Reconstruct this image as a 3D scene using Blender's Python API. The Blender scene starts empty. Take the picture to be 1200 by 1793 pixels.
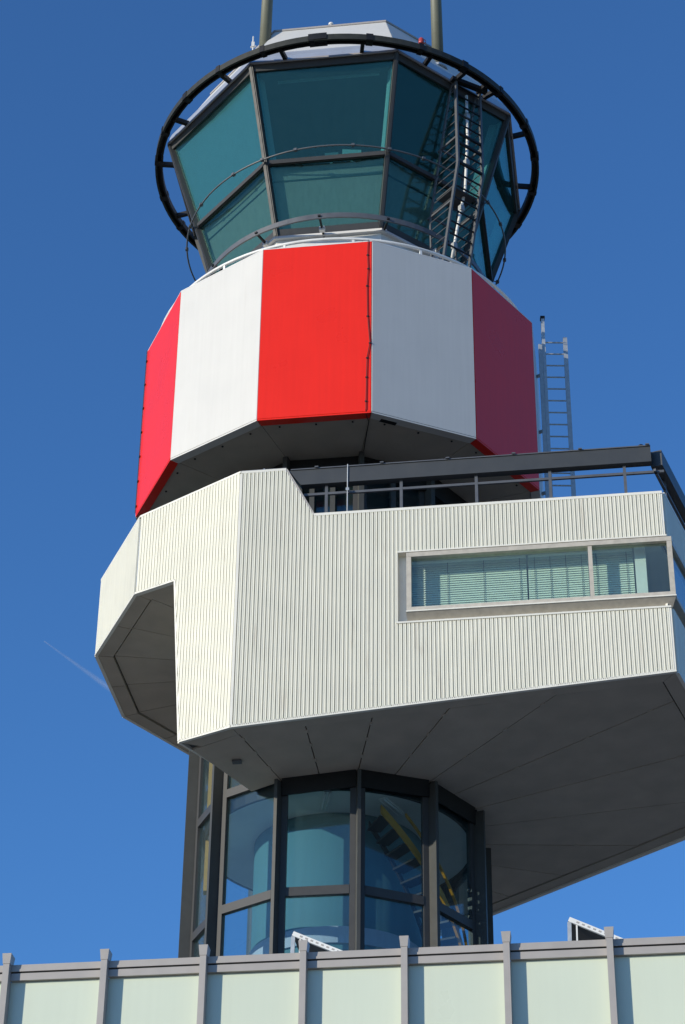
import bpy, math, random
from mathutils import Vector as V, Matrix
random.seed(7)
sc = bpy.context.scene
col = sc.collection
R_ = math.radians
pi = math.pi

# ------------------------------------------------------------------ camera
# z = 0 is the height of the camera's eye, the ground lies 1.6 m below; x = y = 0 is the tower axis
FPX, PITCH, ROLL = 3930.93, R_(33.6105), R_(0.7044)
CAM = V((-0.0088, -39.9355, 0.0))
c_fw = V((0, math.cos(PITCH), math.sin(PITCH)))
_r = V((1, 0, 0)); _u = _r.cross(c_fw)
c_r = math.cos(ROLL) * _r + math.sin(ROLL) * _u
c_u = -math.sin(ROLL) * _r + math.cos(ROLL) * _u
cam_d = bpy.data.cameras.new('camera'); cam = bpy.data.objects.new('camera', cam_d); col.objects.link(cam)
cam.matrix_world = Matrix(((c_r.x, c_u.x, -c_fw.x, CAM.x), (c_r.y, c_u.y, -c_fw.y, CAM.y), (c_r.z, c_u.z, -c_fw.z, CAM.z), (0, 0, 0, 1)))
cam_d.sensor_fit = 'VERTICAL'; cam_d.sensor_height = 36.0; cam_d.sensor_width = 24.0
cam_d.lens = FPX / 1793 * 36.0
cam_d.clip_start = 0.5; cam_d.clip_end = 90000
sc.camera = cam

# ------------------------------------------------------------------ sky, sun, exposure
SUN_AZ, SUN_EL = R_(212.0), R_(15.0)
sun_dir = V((math.cos(SUN_AZ) * math.cos(SUN_EL), math.sin(SUN_AZ) * math.cos(SUN_EL), math.sin(SUN_EL)))
w = bpy.data.worlds.new('World'); sc.world = w; w.use_nodes = True
nt = w.node_tree; bg = nt.nodes['Background']
sky = nt.nodes.new('ShaderNodeTexSky'); sky.sky_type = 'NISHITA'; sky.sun_disc = False
sky.sun_elevation = SUN_EL
sky.sun_rotation = math.atan2(sun_dir.x, sun_dir.y)
sky.altitude = 0; sky.air_density = 1.1; sky.dust_density = 0.1; sky.ozone_density = 8.2
nt.links.new(sky.outputs['Color'], bg.inputs['Color'])
bg.inputs['Strength'].default_value = 0.14
sun_d = bpy.data.lights.new('sun', 'SUN'); sun = bpy.data.objects.new('sun', sun_d); col.objects.link(sun)
sun_d.energy = 3.1; sun_d.angle = R_(0.53); sun_d.color = (1.0, 0.92, 0.76)
sun.rotation_euler = (-sun_dir).to_track_quat('-Z', 'Y').to_euler()
sun.location = (-30, -30, 60)
sc.view_settings.view_transform = 'Standard'; sc.view_settings.look = 'None'
sc.view_settings.exposure = 0.5; sc.view_settings.gamma = 1.0
sc.render.engine = 'CYCLES'
sc.cycles.max_bounces = 10; sc.cycles.transparent_max_bounces = 24; sc.cycles.glossy_bounces = 5

# ------------------------------------------------------------------ pixel -> place
def ray(x, y):
    return c_r * ((x - 600) / FPX) + c_u * ((896.5 - y) / FPX) + c_fw
def at_z(x, y, z):
    d = ray(x, y); return CAM + d * ((z - CAM.z) / d.z)
def at_plane(x, y, P, n):
    d = ray(x, y); return CAM + d * ((V(P) - CAM).dot(V(n)) / d.dot(V(n)))
def pol(R, deg, z=0.0):
    return V((R * math.cos(R_(deg)), R * math.sin(R_(deg)), z))

# ------------------------------------------------------------------ materials
def node(t, ty, **kw):
    n = t.nodes.new(ty)
    for k, v in kw.items(): setattr(n, k, v)
    return n
def mat(name, base, rough=0.5, metal=0.0, var=0.08, scale=3.0, bump=0.0, bscale=40.0, streak=0.0, coat=0.0, spec=0.5, runs=0.0):
    """procedural paint / metal: base colour with cloudy wear, optional vertical run marks and fine relief"""
    m = bpy.data.materials.new(name); m.use_nodes = True; t = m.node_tree; b = t.nodes['Principled BSDF']
    b.inputs['Roughness'].default_value = rough; b.inputs['Metallic'].default_value = metal
    b.inputs['Coat Weight'].default_value = coat; b.inputs['Coat Roughness'].default_value = 0.15
    b.inputs['Specular IOR Level'].default_value = spec
    tc = node(t, 'ShaderNodeTexCoord')
    no = node(t, 'ShaderNodeTexNoise'); no.inputs['Scale'].default_value = scale; no.inputs['Detail'].default_value = 6
    t.links.new(tc.outputs['Object'], no.inputs['Vector'])
    fac = no.outputs['Fac']
    if streak:
        mp = node(t, 'ShaderNodeMapping'); mp.inputs['Scale'].default_value = (9, 9, 0.35)
        t.links.new(tc.outputs['Object'], mp.inputs['Vector'])
        n2 = node(t, 'ShaderNodeTexNoise'); n2.inputs['Scale'].default_value = 1.6; n2.inputs['Detail'].default_value = 5
        t.links.new(mp.outputs['Vector'], n2.inputs['Vector'])
        mx = node(t, 'ShaderNodeMix'); mx.data_type = 'FLOAT'; mx.inputs[0].default_value = streak
        t.links.new(no.outputs['Fac'], mx.inputs[2]); t.links.new(n2.outputs['Fac'], mx.inputs[3])
        fac = mx.outputs[0]
    rp = node(t, 'ShaderNodeValToRGB')
    rp.color_ramp.elements[0].position = 0.3; rp.color_ramp.elements[1].position = 0.7
    rp.color_ramp.elements[0].color = tuple(c * (1 - var) for c in base) + (1,)
    rp.color_ramp.elements[1].color = tuple(min(1, c * (1 + var * 0.6)) for c in base) + (1,)
    t.links.new(fac, rp.inputs['Fac'])
    oi = node(t, 'ShaderNodeObjectInfo')
    hv = node(t, 'ShaderNodeHueSaturation')
    mr = node(t, 'ShaderNodeMapRange'); mr.inputs['To Min'].default_value = 1 - var * 0.4; mr.inputs['To Max'].default_value = 1 + var * 0.3
    t.links.new(oi.outputs['Random'], mr.inputs['Value']); t.links.new(mr.outputs['Result'], hv.inputs['Value'])
    t.links.new(rp.outputs['Color'], hv.inputs['Color']); 
    last = hv.outputs['Color']
    if runs:                              # sparse brownish run marks with a shape of their own
        mp2 = node(t, 'ShaderNodeMapping'); mp2.inputs['Scale'].default_value = (6, 6, 0.55); mp2.inputs['Location'].default_value = (3.1, 1.7, 0.4)
        t.links.new(tc.outputs['Object'], mp2.inputs['Vector'])
        n4 = node(t, 'ShaderNodeTexNoise'); n4.inputs['Scale'].default_value = 1.3; n4.inputs['Detail'].default_value = 7; n4.inputs['Roughness'].default_value = 0.65
        t.links.new(mp2.outputs['Vector'], n4.inputs['Vector'])
        mr4 = node(t, 'ShaderNodeMapRange'); mr4.inputs['From Min'].default_value = 0.60; mr4.inputs['From Max'].default_value = 0.80; mr4.inputs['To Max'].default_value = runs
        t.links.new(n4.outputs['Fac'], mr4.inputs['Value'])
        mx4 = node(t, 'ShaderNodeMix'); mx4.data_type = 'RGBA'; t.links.new(mr4.outputs['Result'], mx4.inputs[0])
        t.links.new(last, mx4.inputs[6]); mx4.inputs[7].default_value = (0.30, 0.22, 0.14, 1); last = mx4.outputs[2]
    t.links.new(last, b.inputs['Base Color'])
    r2 = node(t, 'ShaderNodeMapRange'); r2.inputs['To Min'].default_value = rough * 0.85; r2.inputs['To Max'].default_value = min(1, rough * 1.2)
    t.links.new(no.outputs['Fac'], r2.inputs['Value']); t.links.new(r2.outputs['Result'], b.inputs['Roughness'])
    if bump:
        n3 = node(t, 'ShaderNodeTexNoise'); n3.inputs['Scale'].default_value = bscale; n3.inputs['Detail'].default_value = 4
        t.links.new(tc.outputs['Object'], n3.inputs['Vector'])
        bp = node(t, 'ShaderNodeBump'); bp.inputs['Strength'].default_value = bump; bp.inputs['Distance'].default_value = 0.02
        t.links.new(n3.outputs['Fac'], bp.inputs['Height']); t.links.new(bp.outputs['Normal'], b.inputs['Normal'])
    return m
def glass(name, tint, f0=0.06, dust=0.1, dust_col=(0.4, 0.5, 0.5), streak=True, rough=0.004, gcol=(0.95, 0.98, 1)):
    """solar control glazing: tinted see-through sheet, mirror reflection rising at grazing angles, film of dust"""
    m = bpy.data.materials.new(name); m.use_nodes = True; t = m.node_tree; t.nodes.clear()
    out = node(t, 'ShaderNodeOutputMaterial')
    tr = node(t, 'ShaderNodeBsdfTransparent'); tr.inputs['Color'].default_value = (*tint, 1)
    gl = node(t, 'ShaderNodeBsdfGlossy'); gl.inputs['Roughness'].default_value = rough
    gl.inputs['Color'].default_value = (*gcol, 1)
    ge = node(t, 'ShaderNodeNewGeometry')
    dt = node(t, 'ShaderNodeVectorMath', operation='DOT_PRODUCT')
    t.links.new(ge.outputs['Incoming'], dt.inputs[0]); t.links.new(ge.outputs['Normal'], dt.inputs[1])
    ab = node(t, 'ShaderNodeMath', operation='ABSOLUTE'); t.links.new(dt.outputs['Value'], ab.inputs[0])
    om = node(t, 'ShaderNodeMath', operation='SUBTRACT'); om.inputs[0].default_value = 1; t.links.new(ab.outputs[0], om.inputs[1])
    pw = node(t, 'ShaderNodeMath', operation='POWER'); pw.inputs[1].default_value = 5; t.links.new(om.outputs[0], pw.inputs[0])
    ma = node(t, 'ShaderNodeMath', operation='MULTIPLY_ADD'); ma.inputs[1].default_value = 1 - f0; ma.inputs[2].default_value = f0
    t.links.new(pw.outputs[0], ma.inputs[0])
    mix = node(t, 'ShaderNodeMixShader'); t.links.new(ma.outputs[0], mix.inputs[0])
    t.links.new(tr.outputs[0], mix.inputs[1]); t.links.new(gl.outputs[0], mix.inputs[2])
    last = mix
    if dust:
        df = node(t, 'ShaderNodeBsdfDiffuse'); df.inputs['Color'].default_value = (*dust_col, 1)
        tc = node(t, 'ShaderNodeTexCoord'); mp = node(t, 'ShaderNodeMapping'); mp.inputs['Scale'].default_value = (7, 7, 0.3)
        t.links.new(tc.outputs['Object'], mp.inputs['Vector'])
        no = node(t, 'ShaderNodeTexNoise'); no.inputs['Scale'].default_value = 2.0; no.inputs['Detail'].default_value = 6
        t.links.new(mp.outputs['Vector'], no.inputs['Vector'])
        mr = node(t, 'ShaderNodeMapRange'); mr.inputs['From Min'].default_value = 0.3; mr.inputs['From Max'].default_value = 0.75
        mr.inputs['To Min'].default_value = dust * 0.75; mr.inputs['To Max'].default_value = dust * 1.3
        t.links.new(no.outputs['Fac'], mr.inputs['Value'])
        m2 = node(t, 'ShaderNodeMixShader'); t.links.new(mr.outputs['Result'], m2.inputs[0])
        t.links.new(mix.outputs[0], m2.inputs[1]); t.links.new(df.outputs[0], m2.inputs[2]); last = m2
    t.links.new(last.outputs[0], out.inputs['Surface'])
    return m
M = {}
M['red'] = mat('red_enamel', (0.85, 0.025, 0.008), 0.28, var=0.06, scale=1.2, streak=0.5, bump=0.05, bscale=0.9, spec=0.36)
M['white'] = mat('white_enamel', (0.60, 0.588, 0.555), 0.42, var=0.05, scale=1.2, streak=0.5, runs=0.10, bump=0.04, bscale=1.2)
M['white_metal'] = mat('white_metal', (0.76, 0.75, 0.72), 0.4, var=0.08, scale=4)
M['clad'] = mat('cream_cladding', (0.78, 0.76, 0.645), 0.45, var=0.08, scale=1.4, streak=0.6, runs=0.5)
M['trim'] = mat('cream_trim', (0.76, 0.74, 0.66), 0.4, var=0.06, scale=3)
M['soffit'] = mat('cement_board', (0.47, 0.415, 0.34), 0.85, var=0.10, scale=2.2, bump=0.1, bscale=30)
M['joint'] = mat('joint_shadow_gap', (0.10, 0.10, 0.10), 0.9, var=0.1)
M['frame'] = mat('anthracite_frame', (0.055, 0.056, 0.058), 0.5, var=0.08, scale=6, spec=0.3)
M['fin'] = mat('fin_steel', (0.062, 0.064, 0.062), 0.5, var=0.08, scale=5, spec=0.3)
M['black'] = mat('black_steel', (0.016, 0.016, 0.017), 0.5, var=0.15, scale=8, spec=0.25)
M['ringtop'] = mat('sunlit_black_steel', (0.034, 0.036, 0.031), 0.55, var=0.25, scale=7, spec=0.25)  # lighter copy of the black steel, light on the ring put into colour
M['rail'] = mat('dark_steel', (0.10, 0.105, 0.115), 0.42, var=0.12, scale=5)
M['beam'] = mat('grey_beam', (0.05, 0.053, 0.054), 0.45, var=0.1, scale=3, streak=0.3)
M['galv'] = mat('galvanised_steel', (0.45, 0.47, 0.48), 0.42, metal=0.35, var=0.14, scale=12)
M['zinc'] = mat('silver_fascia', (0.62, 0.63, 0.64), 0.32, metal=0.55, var=0.06, scale=3)
M['mast'] = mat('olive_mast', (0.16, 0.165, 0.12), 0.55, var=0.15, scale=4, streak=0.5)
M['alu'] = mat('grey_aluminium', (0.37, 0.345, 0.325), 0.45, metal=0.0, var=0.05, scale=5)
M['winframe'] = mat('silver_frame', (0.50, 0.46, 0.39), 0.45, metal=0.0, var=0.14, scale=9)
M['frost'] = mat('frosted_green_glass', (0.61, 0.665, 0.535), 0.28, var=0.035, scale=0.8, streak=0.4, spec=0.6)
M['interior'] = mat('interior_white', (0.72, 0.73, 0.70), 0.7, var=0.05)
M['ceil'] = mat('ceiling_board', (0.26, 0.27, 0.27), 0.8, var=0.06)
M['dark_in'] = mat('dark_interior', (0.06, 0.065, 0.07), 0.8, var=0.1)
M['core'] = mat('core_plaster', (0.07, 0.185, 0.21), 0.65, var=0.06, scale=1.5, streak=0.8)
M['yellow'] = mat('yellow_paint', (0.55, 0.25, 0.012), 0.45, var=0.07)
M['peach'] = mat('peach_plaster', (0.88, 0.46, 0.13), 0.7, var=0.05)
M['screen'] = mat('blue_grey_screen', (0.42, 0.46, 0.55), 0.8, var=0.07, scale=1.5, streak=0.5)
M['spandrel'] = mat('spandrel_panel', (0.80, 0.46, 0.385), 0.7, var=0.12, scale=2, streak=0.8)
M['blind'] = mat('blind_slat', (0.74, 0.80, 0.72), 0.5, var=0.05)
M['ground'] = mat('concrete_apron', (0.25, 0.21, 0.16), 0.9, var=0.2, scale=0.3)
M['redlamp'] = mat('red_lens', (0.45, 0.06, 0.05), 0.25, var=0.1)
M['dark_panel'] = mat('panel_underside', (0.035, 0.037, 0.04), 0.6, var=0.1)
M['lampwhite'] = mat('lamp_white', (0.75, 0.75, 0.73), 0.5, var=0.05)
M['roofing'] = mat('roofing_gravel', (0.30, 0.29, 0.27), 0.9, var=0.2, scale=6)
M['gcab'] = glass('cab_glass', (0.50, 0.70, 0.71), f0=0.038, dust=0.02, dust_col=(0.25, 0.50, 0.50), gcol=(0.60, 1.0, 0.84))
M['gshaft'] = glass('shaft_glass', (0.84, 0.92, 0.94), f0=0.042, dust=0.02, dust_col=(0.3, 0.5, 0.55))
M['gwin'] = glass('office_glass', (0.88, 0.95, 0.92), f0=0.05, dust=0.035, dust_col=(0.4, 0.5, 0.5))

# ------------------------------------------------------------------ mesh builder
class MB:
    def __init__(s): s.v = []; s.f = []
    def add(s, vs, fs):
        o = len(s.v); s.v += [V(p) for p in vs]; s.f += [tuple(i + o for i in f) for f in fs]; return s
    def box(s, c, ax, ay, az):            # centre and three half-axis vectors
        c, ax, ay, az = V(c), V(ax), V(ay), V(az)
        if ax.cross(ay).dot(az) < 0: ax = -ax
        vs = [c + ax * i + ay * j + az * k for k in (-1, 1) for j in (-1, 1) for i in (-1, 1)]
        return s.add(vs, [(0, 2, 3, 1), (4, 5, 7, 6), (0, 1, 5, 4), (2, 6, 7, 3), (0, 4, 6, 2), (1, 3, 7, 5)])
    def bar(s, a, b, wd, ht, up=(0, 0, 1)):   # rectangular bar a->b, wd across, ht along up
        a, b = V(a), V(b); d = b - a; L = d.length; d.normalize()
        side = d.cross(V(up))
        if side.length < 1e-5: side = d.cross(V((1, 0, 0)))
        side.normalize(); u = side.cross(d).normalized()
        return s.box((a + b) / 2, d * L / 2, side * wd / 2, u * ht / 2)
    def prism(s, poly, z0, z1):           # poly list of (x,y); z0,z1 numbers or functions
        n = len(poly); A = sum(poly[i][0] * poly[(i + 1) % n][1] - poly[(i + 1) % n][0] * poly[i][1] for i in range(n))
        if A < 0: poly = poly[::-1]
        f0 = z0 if callable(z0) else (lambda x, y: z0); f1 = z1 if callable(z1) else (lambda x, y: z1)
        vs = [(p[0], p[1], f0(p[0], p[1])) for p in poly] + [(p[0], p[1], f1(p[0], p[1])) for p in poly]
        fs = [tuple(range(n))[::-1], tuple(range(n, 2 * n))] + [(i, (i + 1) % n, (i + 1) % n + n, i + n) for i in range(n)]
        return s.add(vs, fs)
    def hexa(s, lo, hi):                  # prism between two matching 3d loops
        n = len(lo)
        fs = [tuple(range(n))[::-1], tuple(range(n, 2 * n))] + [(i, (i + 1) % n, (i + 1) % n + n, i + n) for i in range(n)]
        return s.add(list(lo) + list(hi), fs)
    def slab(s, quad, n, th):             # loop of coplanar points given thickness th along n
        n = V(n).normalized(); q = [V(p) for p in quad]
        nn = (q[1] - q[0]).cross(q[2] - q[0])
        if nn.dot(n) < 0: q = q[::-1]
        return s.hexa(q, [p + n * th for p in q])
    def tube(s, path, r, n=8, closed=False):
        path = [V(p) for p in path]; m = len(path); rings = []
        for i, p in enumerate(path):
            a = path[(i - 1) % m] if (closed or i > 0) else p
            b = path[(i + 1) % m] if (closed or i < m - 1) else p
            d = (b - a).normalized(); ref = V((0, 0, 1)) if abs(d.z) < 0.95 else V((1, 0, 0))
            e1 = d.cross(ref).normalized(); e2 = e1.cross(d)
            rings.append([p + (e1 * math.cos(2 * pi * k / n) + e2 * math.sin(2 * pi * k / n)) * (r[i] if isinstance(r, (list, tuple)) else r) for k in range(n)])
        vs = [q for rg in rings for q in rg]; fs = []
        for i in range(m if closed else m - 1):
            j = (i + 1) % m
            for k in range(n): fs.append((i * n + k, i * n + (k + 1) % n, j * n + (k + 1) % n, j * n + k))
        if not closed: fs += [tuple(range(n))[::-1], tuple((m - 1) * n + k for k in range(n))]
        return s.add(vs, fs)
    def ring(s, r0, r1, z0, z1, n=96, a0=0, a1=360, jit=None):   # rectangular section hoop
        full = abs(a1 - a0 - 360) < 1e-6; m = n if full else n + 1; vs = []; fs = []
        for i in range(m):
            a = a0 + (a1 - a0) * i / n
            vs += [pol(r0, a, z0), pol(r1, a, z0), pol(r1, a, z1), pol(r0, a, z1)]
        for i in range(n):
            j = (i + 1) % m
            for k in range(4): fs.append((i * 4 + k, j * 4 + k, j * 4 + (k + 1) % 4, i * 4 + (k + 1) % 4))
        if not full: fs += [(0, 1, 2, 3)[::-1], tuple(n * 4 + k for k in range(4))]
        return s.add(vs, fs)
    def build(s, name, m, parent=None, smooth=False):
        base = V(parent['_base']) if parent is not None else None
        if base is None:
            xs = [p.x for p in s.v]; ys = [p.y for p in s.v]; zs = [p.z for p in s.v]
            base = V(((min(xs) + max(xs)) / 2, (min(ys) + max(ys)) / 2, min(zs)))
        me = bpy.data.meshes.new(name); me.from_pydata([p - base for p in s.v], [], s.f); me.validate(); me.update()
        me.materials.append(M[m])
        if smooth:
            for p in me.polygons: p.use_smooth = len(p.vertices) == 4
        o = bpy.data.objects.new(name, me); col.objects.link(o); o['_base'] = tuple(base)
        if parent is None: o.location = base
        else: o.parent = parent
        return o
def thing(name, label, cat, base, group=None):
    o = bpy.data.objects.new(name, None); col.objects.link(o); o.location = V(base); o['_base'] = tuple(V(base))
    o.empty_display_size = 0.3; return tag(o, label, cat, group)
def tag(o, label, cat, group=None):
    o['label'] = label; o['category'] = cat
    if group: o['group'] = group
    return o
def struct(o, kind='structure'):
    o['kind'] = kind; return o

# ------------------------------------------------------------------ fixed measures of the tower
PHI, PHC = 186.961, 194.466       # first corner of the twelve sided parts / of the eight sided cab
ZG = -1.6
ZDT, ZDB, RD = 30.375, 26.03, 4.4           # drum
RP, ZPT, ZRB = 4.972, 24.36, 22.60          # gallery ring
ZPAR = 23.26                                # terrace parapet
def zs(x, y):                                # tilted underside of the office wing, turned up a little towards the notch
    a = math.degrees(math.atan2(y, x)) % 360; r = math.hypot(x, y)
    tw = max(0.0, min(1.0, (247 - a) / 14)) * 0.17 * max(0.0, min(1.0, (r - 2.7) / 2.2)) if 190 < a < 247 else 0.0
    return 18.7787 + 0.07051 * x - 0.05544 * y + tw
def k12(R, k, z=0.0): return pol(R, PHI + 30 * k, z)
def k8(R, k, z=0.0): return pol(R, PHC + 45 * k, z)
def Rcab(z): return 3.5419 + (z - 33.7074) * (4.2831 - 3.5419) / (36.0376 - 33.7074)

struct(MB().prism([(-4000, -4000), (4000, -4000), (4000, 4000), (-4000, 4000)], ZG - 0.5, ZG).build('ground', 'ground'))

tower = thing('control_tower', 'airport control tower with glazed cab, red and white drum and corrugated office wing', 'control tower', (0, 0, ZG))

# ------------------------------------------------------------------ glazed shaft
RG = 2.80
shaft = MB().ring(RG - 0.16, RG - 0.02, ZG, ZG + 0.4, 12, PHI, PHI + 360).build('glazed_shaft', 'frame', tower)
core = MB().ring(1.48, 1.64, ZG, 26.0, 72).build('inner_core', 'core', tower, smooth=True)
for k in range(12):
    r = pol(1, PHI + 30 * k); t = V((-r.y, r.x, 0))
    top = 26.0 if k <= 1 or k >= 9 else 18.62 + 0.0705 * r.x * 2.85 - 0.05544 * r.y * 2.85 + 0.1
    b = MB().box(r * (RG + 0.095) + V((0, 0, (ZG + top) / 2)), r * 0.105, t * 0.032, V((0, 0, (top - ZG) / 2)))
    f = b.build('fin', 'fin', shaft)
zt1 = at_plane(555, 1559, k12(RG, 2) * 1.0, pol(1, PHI + 75)).z
zt2 = at_plane(425, 1380, k12(RG, 1) * 1.0, pol(1, PHI + 45)).z
mod = zt2 - zt1
levels = [ZG + 0.4]
z = zt1
while z > ZG + 1.5: levels.append(z); z -= mod if z < zt1 else mod * 0.62
levels = sorted(levels) + [zt2, zt2 + 1.6, 26.0]
for k in range(12):
    a, b = k12(RG, k), k12(RG, k + 1); d = (b - a).normalized(); n = pol(1, PHI + 30 * k + 15)
    L = (b - a).length; s0, s1 = 0.035, L - 0.035
    up = V((0, 0, 1))
    # stiles
    for s in (s0 + 0.055, s1 - 0.055):
        MB().box(a + d * s + up * ((ZG + 26) / 2) - n * 0.05, d * 0.055, n * 0.05, up * ((26 - ZG) / 2)).build('stile', 'frame', shaft)
    for i, zz in enumerate(levels[1:-1]):
        MB().box(a + d * (L / 2) + up * zz - n * 0.045, d * (L / 2 - 0.147), n * 0.052, up * 0.085).build('transom', 'frame', shaft)
        if k in (1, 2, 3, 0, 4):     # little drain slots under each sash
            pass
    for i in range(len(levels) - 1):
        za, zb = levels[i] + 0.087, levels[i + 1] - 0.087
        if za < 9 and k in (6, 7, 8, 9, 10): pass
        q = [a + d * 0.147 + up * za, a + d * (L - 0.147) + up * za, a + d * (L - 0.147) + up * zb, a + d * 0.147 + up * zb]
        MB().slab([p - n * 0.07 for p in q], n, 0.02).build('glass_pane', 'gshaft', shaft)
# dark header under the wing, butting against the tilted soffit
for k in range(12):
    if k in (0, 1, 10, 11, 9): continue
    part_ = k == 1
    a, b = k12(RG + 0.02, k), k12(RG + 0.02, k + 1); n = pol(1, PHI + 30 * k + 15)
    d = (b - a).normalized(); a2, b2 = a + d * ((b - a).length * 0.52 if part_ else 0.04), b - d * 0.04
    lo = [V((p.x, p.y, zs(p.x, p.y) - 0.33)) for p in (a2, b2)]; hi = [V((p.x, p.y, zs(p.x, p.y) + 0.1)) for p in (a2, b2)]
    MB().slab([lo[0], lo[1], hi[1], hi[0]], n, 0.03).build('header', 'black', shaft)
# ceiling and floors inside, each a ring between core and glass
MB().ring(1.65, RG - 0.235, 18.66, 18.78, 60).build('ceiling_slab', 'interior', shaft)
MB().ring(RG - 0.234, RG - 0.175, 18.655, 19.02, 60).build('slab_edge', 'black', shaft)
zb_ = at_plane(555, 1637, (0, -1.64, 0), (0, -1, 0)).z
MB().ring(1.642, 1.69, zb_ - 0.16, zb_ + 0.16, 72).build('core_band', 'screen', core)
MB().ring(1.70, RG - 0.18, zb_ - 3.4, zb_ - 3.2, 60).build('floor_slab', 'soffit', shaft)
# peach coloured stairwell wall seen high on the sunny side
MB().box((-2.05, -0.02, (18.80 + 22.4) / 2), (0.37, 0, 0), (0, 0.05, 0), (0, 0, (22.4 - 18.80) / 2)).build('stairwell_wall', 'peach', shaft)
MB().box((-2.50, -0.30, 18.12), (0.07, 0, 0), (0, 0.10, 0), (0, 0, 0.52)).build('stair_pilaster', 'peach', shaft)
MB().box((-2.50, -0.30, 20.7), (0.07, 0, 0), (0, 0.10, 0), (0, 0, 1.6)).build('stair_pilaster', 'peach', shaft)

st = thing('spiral_stair', 'yellow painted spiral stair inside the glazed shaft', 'stair', pol(2.1, 290, ZG))
def helix(r, a0, a1, z0, z1, h, th, n=40):
    mb = MB(); vs = []; fs = []
    for i in range(n + 1):
        u = i / n; a = a0 + (a1 - a0) * u; zc = z0 + (z1 - z0) * u
        vs += [pol(r - th / 2, a, zc - h / 2), pol(r + th / 2, a, zc - h / 2), pol(r + th / 2, a, zc + h / 2), pol(r - th / 2, a, zc + h / 2)]
    for i in range(n):
        for k in range(4): fs.append((i * 4 + k, i * 4 + 4 + k, i * 4 + 4 + (k + 1) % 4, i * 4 + (k + 1) % 4))
    fs += [(3, 2, 1, 0), tuple(n * 4 + k for k in range(4))]
    return mb.add(vs, fs)
helix(2.48, 288, 420, 18.4, 12.8, 0.16, 0.05).build('stringer', 'yellow', st)
helix(1.80, 288, 420, 18.4, 12.8, 0.12, 0.05).build('stringer', 'black', st)
helix(2.46, 300, 420, 18.4, 13.6, 0.05, 0.05).build('handrail', 'yellow', st)
for i in range(24):
    u = (i + .5) / 24; a = 288 + 132 * u; zc = 18.38 - 5.6 * u; r = pol(1, a); t = V((-r.y, r.x, 0))
    MB().box(r * 2.14 + V((0, 0, zc)), r * 0.31, t * 0.13, V((0, 0, 0.02))).build('step', 'black', st)

# batten lamps under the shaft ceiling
for px_, py_, az in ((568, 1390, 95), (700, 1400, 60)):
    P = at_z(px_, py_, 18.61); P = V((P.x, P.y, 18.61))
    rr = math.hypot(P.x, P.y); rr = min(max(rr, 2.05), 2.25); aa = math.atan2(P.y, P.x); P = V((rr * math.cos(aa), rr * math.sin(aa), 18.61))
    l = thing('batten_lamp', 'twin tube batten lamp under the shaft ceiling ' + ('by the sunlit core' if az == 95 else 'by the yellow stair'), 'lamp', P, 'batten lamps in the shaft')
    d = V((math.cos(R_(az)), math.sin(R_(az)), 0)); s = V((-d.y, d.x, 0))
    MB().box(P + V((0, 0, 0.02)), d * 0.36, s * 0.075, V((0, 0, 0.02))).build('housing', 'lampwhite', l)
    for q in (-1, 1): MB().tube([P - d * 0.34 + s * 0.04 * q - V((0, 0, 0.02)), P + d * 0.34 + s * 0.04 * q - V((0, 0, 0.02))], 0.018, 8).build('tube', 'lampwhite', l, True)

# ------------------------------------------------------------------ corrugated cladding
def piecewise(pts):
    def f(s):
        if s <= pts[0][0]: return pts[0][1]
        for (a, za), (b, zb) in zip(pts, pts[1:]):
            if s <= b: return za + (zb - za) * (s - a) / (b - a)
        return pts[-1][1]
    return f
PITCHC, GD = 0.0755, 0.036
def corrugated(P0, d, n, s0, s1, bot, top, parent, mname='clad'):
    """ribbed sheet on the vertical plane through P0 along d, outward n, ribs proud of the plane"""
    d, n = V(d).normalized(), V(n).normalized(); prof = []
    N = max(1, round((s1 - s0) / PITCHC)); pt = (s1 - s0) / N
    for i in range(N):
        o = s0 + i * pt
        prof += [(o, 0), (o + 0.16 * pt, 0), (o + 0.21 * pt, GD), (o + 0.50 * pt, GD), (o + 0.55 * pt, GD - 0.006), (o + 0.66 * pt, GD - 0.006), (o + 0.71 * pt, GD), (o + 0.94 * pt, GD)]
    prof.append((s1, 0))
    vs = []; fs = []
    for s, h in prof:
        p = V((P0[0], P0[1], 0)) + d * s + n * h
        vs += [V((p.x, p.y, bot(s))), V((p.x, p.y, top(s)))]
    for i in range(len(prof) - 1): fs.append((2 * i, 2 * i + 2, 2 * i + 3, 2 * i + 1))
    # back sheet closes it
    o = len(vs)
    for s in (s0, s1):
        p = V((P0[0], P0[1], 0)) + d * s - n * 0.03; vs += [V((p.x, p.y, bot(s))), V((p.x, p.y, top(s)))]
    m = MB().add(vs, fs)
    if d.cross(V((0, 0, 1))).dot(n) < 0: m.f = [f[::-1] for f in m.f]
    return m.build('corrugated_wall', mname, parent)
def strip(P0, d, n, sa, za, sb, zb, w=0.05, proud=0.034, back=0.02, name='trim', m='trim', parent=None):
    """flat trim running along the wall from (sa,za) to (sb,zb)"""
    d, n = V(d).normalized(), V(n).normalized(); P = V((P0[0], P0[1], 0))
    a = P + d * sa + V((0, 0, za)) + n * (proud - back) / 2; b = P + d * sb + V((0, 0, zb)) + n * (proud - back) / 2
    u = (b - a).normalized(); v = n.cross(u)
    return MB().box((a + b) / 2, u * (b - a).length / 2, n * (proud + back) / 2, v * w / 2).build(name, m, parent)

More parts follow.
